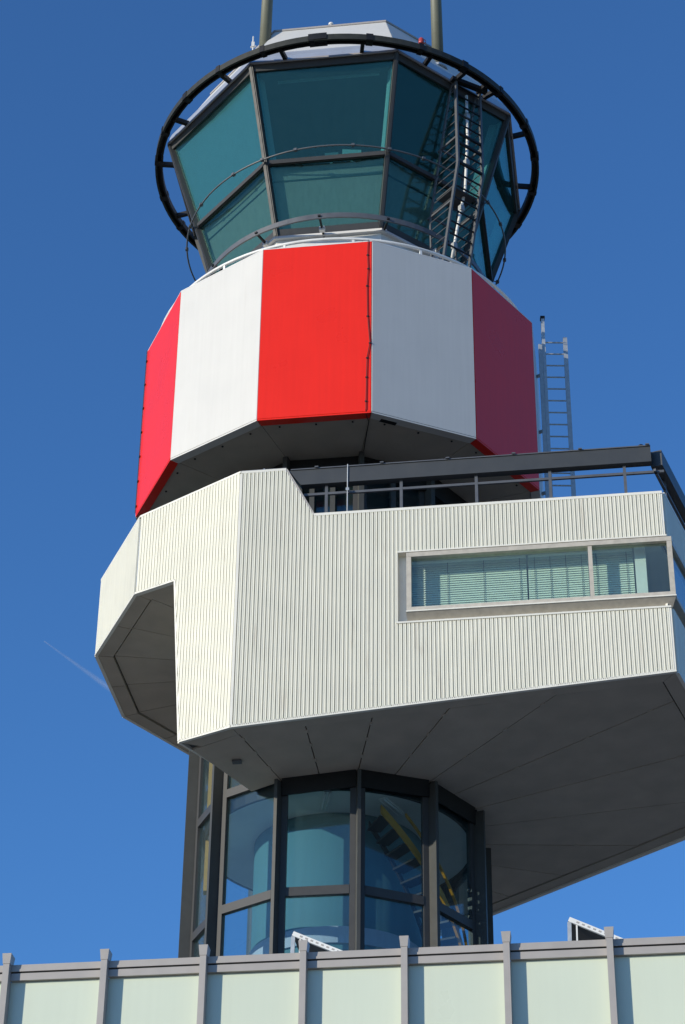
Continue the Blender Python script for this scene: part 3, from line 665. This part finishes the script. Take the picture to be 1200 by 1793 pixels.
# ------------------------------------------------------------------ control cab
ZC0, ZC1, ZCM = 32.0, 36.04, 33.707
cab = MB().prism([tuple(k8(Rcab(ZC0) - 0.02, k)[:2]) for k in range(8)], ZDT - 0.11, ZC0 - 0.12).build('control_cab', 'white_metal', tower)
MB().prism([tuple(k8(Rcab(ZC0) + 0.07, k)[:2]) for k in range(8)], ZC0 - 0.118, ZC0 - 0.055).build('sill_ledge', 'white_metal', cab)
MB().prism([tuple(k8(Rcab(ZC0) + 0.03, k)[:2]) for k in range(8)], ZC0 - 0.053, ZC0 - 0.003).build('sill_frame', 'frame', cab)
for k in range(8):
    a0_, a1_ = k8(Rcab(ZC0), k, ZC0), k8(Rcab(ZC1), k, ZC1)
    rr = pol(1, PHC + 45 * k); tt = V((-rr.y, rr.x, 0))
    MB().bar(a0_ - rr * 0.05, a1_ - rr * 0.05, 0.10, 0.15, rr).build('mullion', 'frame', cab)
    MB().bar(a0_ + rr * 0.018, a1_ + rr * 0.018, 0.05, 0.05, rr).build('mullion_cap', 'frame', cab)
    def edge(z, h=0.0):
        p, q = k8(Rcab(z), k, z), k8(Rcab(z), k + 1, z); return p, q
    n_h = pol(1, PHC + 45 * k + 22.5)
    p, q = edge(ZC1); p0, q0 = edge(ZC0)
    nf = (q - p).cross(p - p0).normalized()
    if nf.dot(n_h) < 0: nf = -nf
    def onf(z, s, h):      # point of the leaning facet: height z, distance s from left corner (s<0 from right), h outward
        p, q = edge(z); d = (q - p).normalized(); return (p + d * s if s >= 0 else q + d * s) + nf * h
    for z, hh, nm in ((ZC1 - 0.08, 0.16, 'head'), (ZCM, 0.12, 'transom'), (ZC0 + 0.08, 0.15, 'bottom_rail')):
        MB().bar(onf(z, 0.06, -0.055), onf(z, -0.06, -0.055), 0.11, hh, (q0 - q).normalized() * -1).build(nm, 'frame', cab)
        if nm == 'transom': MB().bar(onf(z - 0.03, 0.08, 0.014), onf(z - 0.03, -0.08, 0.014), 0.03, 0.03, nf).build('drip_rail', 'frame', cab)
    m_ = 0.085
    for za, zb, kind in ((ZC0 + 0.16, ZCM - 0.06, 'low'), (ZCM + 0.06, ZC1 - 0.165, 'high')):
        # inner sash line
        q4 = [onf(za, m_, -0.07), onf(za, -m_, -0.07), onf(zb, -m_, -0.07), onf(zb, m_, -0.07)]
        MB().slab(q4, nf, 0.025).build('window_pane', 'gcab', cab)
        if kind == 'low':
            q5 = [x - nf * 0.14 for x in q4]; MB().slab(q5, nf, 0.03).build('spandrel_panel', 'spandrel', cab)
        elif k in (0, 7, 6):
            q5 = [x - nf * 0.06 for x in q4]; MB().slab(q5, nf, 0.004).build('sun_screen', 'screen', cab)
    # bright inner reveals of the frame
    for s_ in (0.10, -0.10):
        a_, b_ = onf(ZCM + 0.07, s_, -0.26), onf(ZC1 - 0.17, s_, -0.26)
        MB().bar(a_, b_, 0.02, 0.30, nf).build('inner_reveal', 'interior', cab)
# room inside
MB().prism([tuple(k8(Rcab(ZCM) - 0.3, k)[:2]) for k in range(8)], ZCM - 0.35, ZCM - 0.2).build('cab_floor', 'dark_in', cab)
MB().prism([tuple(k8(Rcab(ZC1) - 0.12, k)[:2]) for k in range(8)], ZC1 - 0.12, ZC1 + 0.02).build('cab_ceiling', 'ceil', cab)
MB().ring(1.2, 1.4, ZC1 - 0.3, ZC1 - 0.121, 8, PHC, PHC + 360).build('ceiling_drop', 'dark_in', cab)
MB().prism([tuple(k8(0.8, k)[:2]) for k in range(8)], ZCM - 0.2, ZC1 - 0.121).build('service_core', 'dark_in', cab)
# ceiling strip light by the front pane
a_, b_ = k8(Rcab(ZC1) - 0.5, 1, ZC1 - 0.15), k8(Rcab(ZC1) - 0.5, 2, ZC1 - 0.15)
dd = (b_ - a_).normalized()
tag(MB().bar(a_ + dd * 0.35, b_ - dd * 0.25, 0.05, 0.05).build('strip_lamp', 'lampwhite'), 'long thin strip lamp under the cab ceiling behind the front window', 'lamp')
# desk and screens
dk = thing('console_desk', 'dark controller desk behind the cab windows', 'desk', (0, -2.2, ZCM - 0.2))
MB().ring(2.1, 2.98, ZCM - 0.02, ZCM + 0.04, 24, 200, 350).build('desk_top', 'dark_in', dk)
MB().ring(2.12, 2.18, ZCM - 0.2, ZCM - 0.021, 24, 200, 350).build('desk_front', 'dark_in', dk)
for az, wd, mt, lab in ((272, 0.42, 'blind', 'pale monitor back on the controller desk behind the front window'), (263, 0.30, 'ceil', 'small grey monitor beside the pale monitor on the controller desk')):
    r = pol(1, az); t = V((-r.y, r.x, 0)); P = r * 2.86 + V((0, 0, ZCM + 0.04))
    mo = thing('monitor', lab, 'monitor', P, 'monitors on the controller desk')
    MB().box(P + V((0, 0, 0.40 if wd > .4 else 0.36)), t * wd / 2, r * 0.03, V((0, 0, 0.14 if wd > .4 else 0.10))).build('housing', mt, mo)
    MB().box(P + V((0, 0, 0.14)), t * 0.03, r * 0.03, V((0, 0, 0.14))).build('stand', 'ceil', mo)

# ------------------------------------------------------------------ cab roof
ZE = ZC1 + 0.02
roof = MB().prism([tuple(k8(4.20, k)[:2]) for k in range(8)], ZE + 0.001, ZE + 0.06).build('cab_roof', 'zinc', tower)
def octloop(R, z): return [k8(R, k, z) for k in range(8)]
for k in range(8):
    def quadp(R0, z0, R1, z1, nm, m, g=0.0, th=0.03):
        p0, q0, q1, p1 = k8(R0, k, z0), k8(R0, k + 1, z0), k8(R1, k + 1, z1), k8(R1, k, z1)
        d = (q0 - p0).normalized(); n = (q0 - p0).cross(p1 - p0).normalized(); hh = pol(1, PHC + 45 * k + 22.5)
        if n.dot(hh) < 0: n = -n
        MB().slab([p0 + d * g - n * th, q0 - d * g - n * th, q1 - d * g - n * th, p1 + d * g - n * th], n, th).build(nm, m, roof)
    quadp(4.33, ZC1 - 0.005, 4.33, ZC1 + 0.05, 'drip_edge', 'alu', 0.002)
    for j in range(4):     # rounded silver gutter
        a0_, a1_ = j / 4 * pi / 2, (j + 1) / 4 * pi / 2
        quadp(4.30 - 0.22 * (1 - math.cos(a0_)), ZC1 + 0.06 + 0.40 * math.sin(a0_), 4.30 - 0.22 * (1 - math.cos(a1_)), ZC1 + 0.06 + 0.40 * math.sin(a1_), 'gutter', 'zinc', 0.0)
    quadp(4.10, ZC1 + 0.47, 3.37, 37.90, 'roof_panel', 'white', 0.006)
    quadp(3.40, 37.88, 3.40, 37.93, 'ridge_trim', 'alu', 0.0)
MB().prism([tuple(k8(3.36, k)[:2]) for k in range(8)], 37.86, 37.905).build('roof_top', 'white', roof)

# ------------------------------------------------------------------ window cleaning ring round the cab
RO = 4.54
zr = 36.20
ringt = thing('cleaning_ring', 'black steel window cleaning ring track round the top of the cab', 'ring track', (0, 0, zr - 0.2))
MB().ring(RO - 0.05, RO, zr - 0.16, zr + 0.0, 120).build('outer_channel', 'ringtop', ringt)
MB().ring(RO - 0.175, RO - 0.135, zr - 0.15, zr - 0.005, 120).build('inner_channel', 'black', ringt)
MB().ring(RO - 0.134, RO - 0.051, zr - 0.03, zr - 0.008, 120).build('web', 'black', ringt)
for i in range(24):
    a = 5 + i * 15 + random.uniform(-1.5, 1.5); w_ = random.choice((0.7, 0.7, 1.0))
    MB().ring(RO - 0.185, RO + 0.012, zr - 0.165, zr + 0.022, 2, a - w_, a + w_).build('collar', 'black', ringt)
for a in [262 + random.uniform(-1, 1)]:
    MB().ring(RO - 0.22, RO + 0.02, zr - 0.14, zr + 0.035, 5, a - 2.6, a + 2.6).build('joint_box', 'black', ringt)
for k in range(8):
    for f in (0.24, 0.76):
        p, q = k8(4.2, k), k8(4.2, k + 1); m0 = p + (q - p) * f; r = m0.normalized(); t = V((-r.y, r.x, 0))
        r_in = m0.length
        MB().box(r * ((r_in + RO - 0.165) / 2) + V((0, 0, zr - 0.075)), r * ((RO - 0.165 - r_in) / 2 + 0.06), t * 0.042, V((0, 0, 0.055))).build('bracket', 'black', ringt)

# thin hand rail at transom height
hr = thing('hand_rail', 'thin dark tubular rail curving past the cab windows', 'rail', (0, 0, 33.6))
MB().tube([pol(3.675, a, 33.69) for a in range(0, 360, 3)], 0.019, 8, True).build('tube', 'rail', hr, True)
for k in range(8):
    for f in (0.0, 0.28, 0.72):
        a = PHC + 45 * (k + f); r = pol(1, a); t = V((-r.y, r.x, 0))
        MB().box(r * 3.675 + V((0, 0, 33.69)), r * 0.035, t * 0.035, V((0, 0, 0.03))).build('clamp', 'rail', hr)
        if f: continue
        s_edge = Rcab(33.69) * math.cos(pi / 8) / math.cos(R_(45 * f - 22.5))
        MB().bar(r * (s_edge - 0.05) + V((0, 0, 33.69)), r * 3.70 + V((0, 0, 33.69)), 0.016, 0.016).build('bracket', 'rail', hr)
# flat band rail above the drum
br = thing('band_rail', 'broad dark flat band rail curving round the cab foot', 'rail', (0, 0, 31.7))
MB().ring(3.30, 3.335, 31.93, 32.06, 96).build('band', 'rail', br)
for i in range(14):
    a = PHC + 14 + i * 360 / 14; r = pol(1, a); t = V((-r.y, r.x, 0))
    MB().bar(r * 2.72 + V((0, 0, 31.90)), r * 3.30 + V((0, 0, 31.97)), 0.04, 0.05).build('bracket', 'black', br)
    MB().box(r * 2.98 + V((0, 0, 31.915)), r * 0.05, t * 0.06, V((0, 0, 0.05))).build('bracket_shoe', 'white_metal', br)
    MB().box(r * 3.35 + V((0, 0, 31.985)), r * 0.014, t * 0.03, V((0, 0, 0.02))).build('bolt', 'black', br)

# ------------------------------------------------------------------ hanging service gantry by the right hand window
gN = pol(1, PHC + 112.5); gT = V((-gN.y, gN.x, 0))
def gp_(n, t, z): return gN * n + gT * t + V((0, 0, z))
gan = thing('service_gantry', 'dark steel service ladder gantry hanging from the cleaning ring', 'gantry', gp_(3.6, 0.28, 31.0))
tL, tR = -0.065, 0.635
outer = [(4.10, 36.10), (4.11, 33.55), (3.42, 30.55)]
innr = [(3.93, 35.95), (3.30, 33.30), (3.12, 32.44)]
def path_bar(pts, t, wd, ht, nm, m='rail'):
    for (n0_, z0_), (n1_, z1_) in zip(pts, pts[1:]): MB().bar(gp_(n0_, t, z0_), gp_(n1_, t, z1_), wd, ht, gT).build(nm, m, gan)
for t in (tL, tR):
    path_bar(outer, t, 0.075, 0.045, 'outer_stringer')
    path_bar(innr, t, 0.05, 0.035, 'inner_stringer')
    path_bar([(3.14, 32.45), (3.18, 30.40)], t, 0.045, 0.035, 'leg')
    path_bar([(3.93, 35.94), (4.10, 36.02)], t, 0.04, 0.035, 'tie')
fo, fi = piecewise([(z, n) for n, z in outer[::-1]]), piecewise([(z, n) for n, z in innr[::-1]])
for z in (34.33, 32.62):
    for t in (tL, tR): MB().bar(gp_(fo(z), t, z), gp_(fi(z) - 0.1, t, z), 0.04, 0.05).build('cross_beam', 'rail', gan)
    MB().bar(gp_(fi(z), tL, z), gp_(fi(z), tR, z), 0.04, 0.05).build('cross_beam', 'rail', gan)
z = 35.75
while z > 31.0:
    for t in (tL, tR):
        i_n = fi(z) if z > 32.44 else 3.16
        MB().bar(gp_(fo(z) - 0.02, t, z), gp_(i_n, t, z), 0.014, 0.014).build('side_rung', 'rail', gan)
    z -= 0.235
z = 35.9; i = 0
while z > 30.7:
    thick = 0.055 if abs(z - 34.3) < 0.16 or abs(z - 33.7) < 0.16 else 0.03
    MB().bar(gp_(fo(z), tL + 0.02, z), gp_(fo(z), tR - 0.02, z), thick, thick).build('rung', 'black', gan)
    z -= 0.29
MB().box(gp_(3.62, 0.285, 33.02), gN * 0.28, gT * 0.33, V((0, 0, 0.018))).build('standing_plate', 'dark_in', gan)
rl = [at_plane(x, y, gN * n, gN) for x, y, n in ((817, 168, 4.02), (819, 240, 3.98), (815, 330, 3.82), (801, 400, 3.60), (790, 462, 3.40))]
MB().tube(rl, 0.034, 10).build('guide_rail', 'lampwhite', gan, True)  # white rather than galvanised: sunlight on the rail put into its colour
for p, q in zip(rl, rl[1:]):
    MB().box((p + q) / 2, gN * 0.05, gT * 0.05, V((0, 0, 0.07))).build('guide_clamp', 'galv', gan)
MB().bar(gp_(4.08, tL - 0.1, 36.03), gp_(4.22, tR + 0.1, 36.05), 0.12, 0.10).build('trolley_beam', 'black', gan)
for t in (tL + 0.03, tR - 0.03): MB().box(gp_(4.22, t, 36.08), gN * 0.16, gT * 0.04, V((0, 0, 0.06))).build('trolley', 'black', gan)

# ------------------------------------------------------------------ masts and small rooftop things
for x_, y_, tp, lab in ((463.5, 78, (468.5, 0), 'olive grey antenna mast behind the sunlit white roof panel, leaning slightly'), (767, 92, (763.5, 0), 'olive grey antenna mast beside the red obstruction lamp')):
    P = at_z(x_, y_ + 14, 37.1)
    Q = at_plane(tp[0], tp[1], P, (0, 1, 0))
    dirn = (Q - P).normalized()
    am = thing('antenna_mast', lab, 'mast', P, 'masts on the cab roof')
    bot = P - dirn * 0.3
    MB().tube([bot, P + dirn * 7], [0.135, 0.118], 20).build('pole', 'mast', am, True)
    MB().tube([P - dirn * 0.32, P - dirn * 0.26], 0.22, 16).build('flange', 'galv', am)
    MB().tube([P + dirn * 7, P + dirn * 7.05], 0.15, 20).build('cap', 'mast', am)
P = k8(3.36, 1, 37.9) * 0.5 + k8(3.36, 2, 37.9) * 0.5; P = at_plane(580, 46, P + V((0, .08, 0)), pol(1, 262)); P = V((P.x, P.y, 37.905))
vl = thing('roof_vent', 'small white capped vent stub on the roof edge above the front window', 'vent', P)
MB().tube([P, P + V((0, 0, 0.13))], 0.04, 12).build('stub', 'white_metal', vl, True)
MB().tube([P + V((0, 0, 0.13)), P + V((0, 0, 0.18)), P + V((0, 0, 0.20))], [0.06, 0.06, 0.035], 12).build('cap', 'white_metal', vl)
P = at_z(443, 84, 36.95)
an = thing('rod_antenna', 'short white rod antenna on the sunny roof slope', 'antenna', P)
MB().tube([P - V((0, 0, .15)), P + V((0, 0, 0.36))], 0.016, 8).build('rod', 'white_metal', an)
MB().box(P + V((0, 0, 0.10)), V((.035, 0, 0)), V((0, .03, 0)), V((0, 0, .07))).build('clamp', 'white_metal', an)
MB().tube([P + V((-0.05, 0, 0.02)), P + V((0.07, 0, 0.06))], 0.02, 8).build('arm', 'white_metal', an)
P = at_z(738, 80, 37.05)
ol = thing('obstruction_lamp', 'small red obstruction lamp on the shaded roof slope beside the mast', 'lamp', P)
MB().tube([P - V((0, 0, .15)), P + V((0, 0, 0.05))], 0.03, 10).build('stem', 'galv', ol)
MB().tube([P + V((0, 0, 0.05)), P + V((0, 0, 0.09)), P + V((0, 0, 0.2)), P + V((0, 0, 0.24))], [0.05, 0.065, 0.06, 0.03], 14).build('lens', 'redlamp', ol, True)
MB().tube([P + V((0.05, 0, 0.06)), P + V((0.10, 0, 0.10)), P + V((0.10, 0, 0.17)), P + V((0.05, 0, 0.2))], 0.01, 6).build('guard', 'redlamp', ol)

# ------------------------------------------------------------------ access ladder on the right of the drum
YL = -0.75
def onY(x, y): return at_plane(x, y, (0, YL, 0), (0, 1, 0))
Lt, Lb, Rt, Rb = onY(951, 560), onY(964, 862), onY(989, 592), onY(1005, 862)
lad = thing('access_ladder', 'galvanised access ladder standing on the terrace beside the drum', 'ladder', V(((Lb.x + Rb.x) / 2, YL, 22.95)))
xl = (Lt.x + Lb.x) / 2; xr = (Rt.x + Rb.x) / 2
MB().box(V((xl, YL, (22.95 + Lt.z) / 2)), V((0.035, 0, 0)), V((0, 0.05, 0)), V((0, 0, (Lt.z - 22.95) / 2))).build('stringer', 'galv', lad)
MB().box(V((xl - 0.085, YL - 0.06, (22.95 + Lt.z - 0.75) / 2)), V((0.04, 0, 0)), V((0, 0.03, 0)), V((0, 0, (Lt.z - 0.75 - 22.95) / 2))).build('guide_channel', 'galv', lad)
MB().box(V((xl, YL, Lt.z + 0.035)), V((0.05, 0, 0)), V((0, 0.06, 0)), V((0, 0, 0.034))).build('end_cap', 'black', lad)
MB().box(V((xr, YL, (22.95 + Rt.z) / 2)), V((0.045, 0, 0)), V((0, 0.03, 0)), V((0, 0, (Rt.z - 22.95) / 2))).build('stringer', 'galv', lad)
zr0 = onY(970, 600).z; dzr = (zr0 - onY(970, 785.5).z) / 9
z = zr0
while z > 23.05:
    MB().tube([V((xl + 0.03, YL, z)), V((xr - 0.04, YL, z + 0.0))], 0.018, 8).build('rung', 'galv', lad); z -= dzr
for z in (ZDB + 0.6, ZDB + 2.2, ZDB + 3.7):
    MB().bar(V((4.2, YL + 0.1, z)), V((xl - 0.03, YL, z)), 0.05, 0.06).build('wall_bracket', 'galv', lad)

# ------------------------------------------------------------------ terminal building with the frosted parapet in front
fd = V((math.cos(R_(-8.12)), math.sin(R_(-8.12)), 0)); fn = V((fd.y, -fd.x, 0))
F0 = V((-0.402, -14.913, 0)); ZF = 10.485
def fp(s, h, z): return F0 + fd * s + fn * h + V((0, 0, z))
bld = thing('terminal_building', 'low terminal building with frosted pale green glass parapet and grey posts', 'building', fp(0, -4, ZG))
body = [fp(-11.9, -0.25, 0), fp(13.1, -0.25, 0), fp(13.1, -10.2, 0), fp(-11.9, -10.2, 0)]
MB().prism([tuple(p[:2]) for p in body], ZG, ZF - 1.4).build('main_block', 'alu', bld)
MB().prism([tuple(p[:2]) for p in [fp(-11.8, -0.4, 0), fp(13.0, -0.4, 0), fp(13.0, -10.1, 0), fp(-11.8, -10.1, 0)]], ZF - 1.398, ZF - 1.36).build('flat_roof', 'roofing', bld)
PW = 1.2
for i in range(-10, 12):
    s = i * PW
    MB().box(fp(s, 0.0, (ZG + ZF - 0.13) / 2), fd * 0.038, fn * 0.07, V((0, 0, (ZF - 0.13 - ZG) / 2))).build('post', 'alu', bld)
    h0, h1 = ZF - 0.128, ZF
    lo = [fp(s - 0.043, -0.08, h0), fp(s + 0.043, -0.08, h0), fp(s + 0.043, 0.075, h0), fp(s - 0.043, 0.075, h0)][::-1]
    hi = [fp(s - 0.056, -0.09, h1), fp(s + 0.056, -0.09, h1), fp(s + 0.056, 0.085, h1), fp(s - 0.056, 0.085, h1)][::-1]
    MB().hexa(lo, hi).build('post_cap', 'alu', bld)
    if i == 11: continue
    sa, sb = s + 0.04, s + PW - 0.04
    cut = s + PW * (0.45 if i % 2 else 0.97)
    MB().bar(fp(sa, -0.055, ZF - 0.155), fp(sb, -0.055, ZF - 0.155), 0.07, 0.085).build('top_rail', 'alu', bld)
    MB().bar(fp(sa, -0.055, ZF - 0.207), fp(sb, -0.055, ZF - 0.207), 0.03, 0.02).build('shadow_joint', 'black', bld)
    MB().bar(fp(sa, -0.065, ZF - 0.262), fp(sb, -0.065, ZF - 0.262), 0.07, 0.088).build('lower_rail', 'alu', bld)
    for j, (z1, z0) in enumerate(((ZF - 0.312, ZF - 1.9), (ZF - 1.93, ZF - 4.6), (ZF - 4.63, ZF - 7.4))):
        MB().slab([fp(sa - 0.034, -0.10, z0), fp(sb + 0.034, -0.10, z0), fp(sb + 0.034, -0.10, z1), fp(sa - 0.034, -0.10, z1)], fn, 0.018).build('glass_panel', 'frost', bld)

# tilted panels on the flat roof behind the parapet
def tilted_panel(tl, br_, dist, lab):
    Y0 = F0 + fn * -dist
    a = at_plane(tl[0], tl[1], Y0, fn); b = at_plane(br_[0], br_[1], Y0, fn)
    d = (b - a).normalized(); b = a + d * max(1.0, (b - a).length); b = a + d * ((a.z - (ZF - 1.3)) / -d.z)
    up = d.cross(fn); up = up if up.z > 0 else -up
    t = thing('tilted_panel', lab, 'solar panel', V((a.x, a.y, ZF - 1.36)), 'tilted panels on the flat roof')
    mid = (a + b) / 2; hl = (b - a).length / 2
    MB().box(mid - fn * 0.5 - up * 0.03, d * (hl - .01), fn * 0.47, up * 0.02).build('module', 'dark_panel', t)
    MB().box(mid - up * 0.026, d * hl, fn * 0.02, up * 0.03).build('frame_bar', 'lampwhite', t)
    for q_ in range(14): MB().box(a + d * (0.12 + 0.075 * q_) + fn * 0.019 - up * 0.026, d * 0.018, fn * 0.003, up * 0.011).build('frame_slot', 'alu', t)
    MB().box(mid - fn * 1.0 - up * 0.026, d * hl, fn * 0.02, up * 0.03).build('frame_bar', 'lampwhite', t)
    MB().bar(a - up * 0.06 + d * 0.02, V((a.x - 0.06, a.y, ZF - 1.36)) + d * 0.0, 0.05, 0.03, fn).build('leg', 'galv', t)
    MB().bar(a - up * 0.06 + d * 0.12, V((a.x + 0.04, a.y, ZF - 1.36)), 0.02, 0.02, fn).build('strut', 'lampwhite', t)
    MB().bar(a - fn * 1.0 - up * 0.06 + d * 0.02, V((a.x - 0.06, a.y, ZF - 1.36)) - fn * 1.0, 0.05, 0.03, fn).build('leg', 'galv', t)
tilted_panel((515, 1632), (590, 1662), 1.6, 'tilted panel on a strut showing above the parapet in front of the glazed shaft')
tilted_panel((998, 1607), (1060, 1632), 1.6, 'tilted panel on a strut against open sky beyond the office wing')

# ------------------------------------------------------------------ contrail, very far and high
mtr = bpy.data.materials.new('ice_trail'); mtr.use_nodes = True; t_ = mtr.node_tree; t_.nodes.clear()
o_ = node(t_, 'ShaderNodeOutputMaterial'); tr_ = node(t_, 'ShaderNodeBsdfTransparent'); df_ = node(t_, 'ShaderNodeBsdfDiffuse'); tl_ = node(t_, 'ShaderNodeBsdfTranslucent')
ad_ = node(t_, 'ShaderNodeMixShader'); t_.links.new(df_.outputs[0], ad_.inputs[1]); t_.links.new(tl_.outputs[0], ad_.inputs[2])
mx_ = node(t_, 'ShaderNodeMixShader'); tcn = node(t_, 'ShaderNodeTexCoord'); nz = node(t_, 'ShaderNodeTexNoise'); nz.inputs['Scale'].default_value = 0.004; nz.inputs['Detail'].default_value = 5
t_.links.new(tcn.outputs['Object'], nz.inputs['Vector'])
mr_ = node(t_, 'ShaderNodeMapRange'); mr_.inputs['From Min'].default_value = 0.3; mr_.inputs['From Max'].default_value = 0.7; mr_.inputs['To Min'].default_value = 0.02; mr_.inputs['To Max'].default_value = 0.07
t_.links.new(nz.outputs['Fac'], mr_.inputs['Value']); t_.links.new(mr_.outputs['Result'], mx_.inputs[0])
t_.links.new(tr_.outputs[0], mx_.inputs[1]); t_.links.new(ad_.outputs[0], mx_.inputs[2]); t_.links.new(mx_.outputs[0], o_.inputs['Surface'])
M['trail'] = mtr
ct = MB()
for off in (0, 5):
    pth = [at_z(78 + (215 - 78) * u + off * u * 0.6, 1123 + (1224 - 1123) * u - off * u * 0.5, 9500 + 300 * u) for u in [i / 14 for i in range(15)]]
    ct.tube(pth, [5 + 20 * i / 14 for i in range(15)], 8)
o = ct.build('contrail', 'trail'); o['kind'] = 'stuff'; o['label'] = 'faint thin white contrail in the blue sky behind the gallery'; o['category'] = 'contrail'
for ob in bpy.data.objects:
    if '_base' in ob.keys(): del ob['_base']
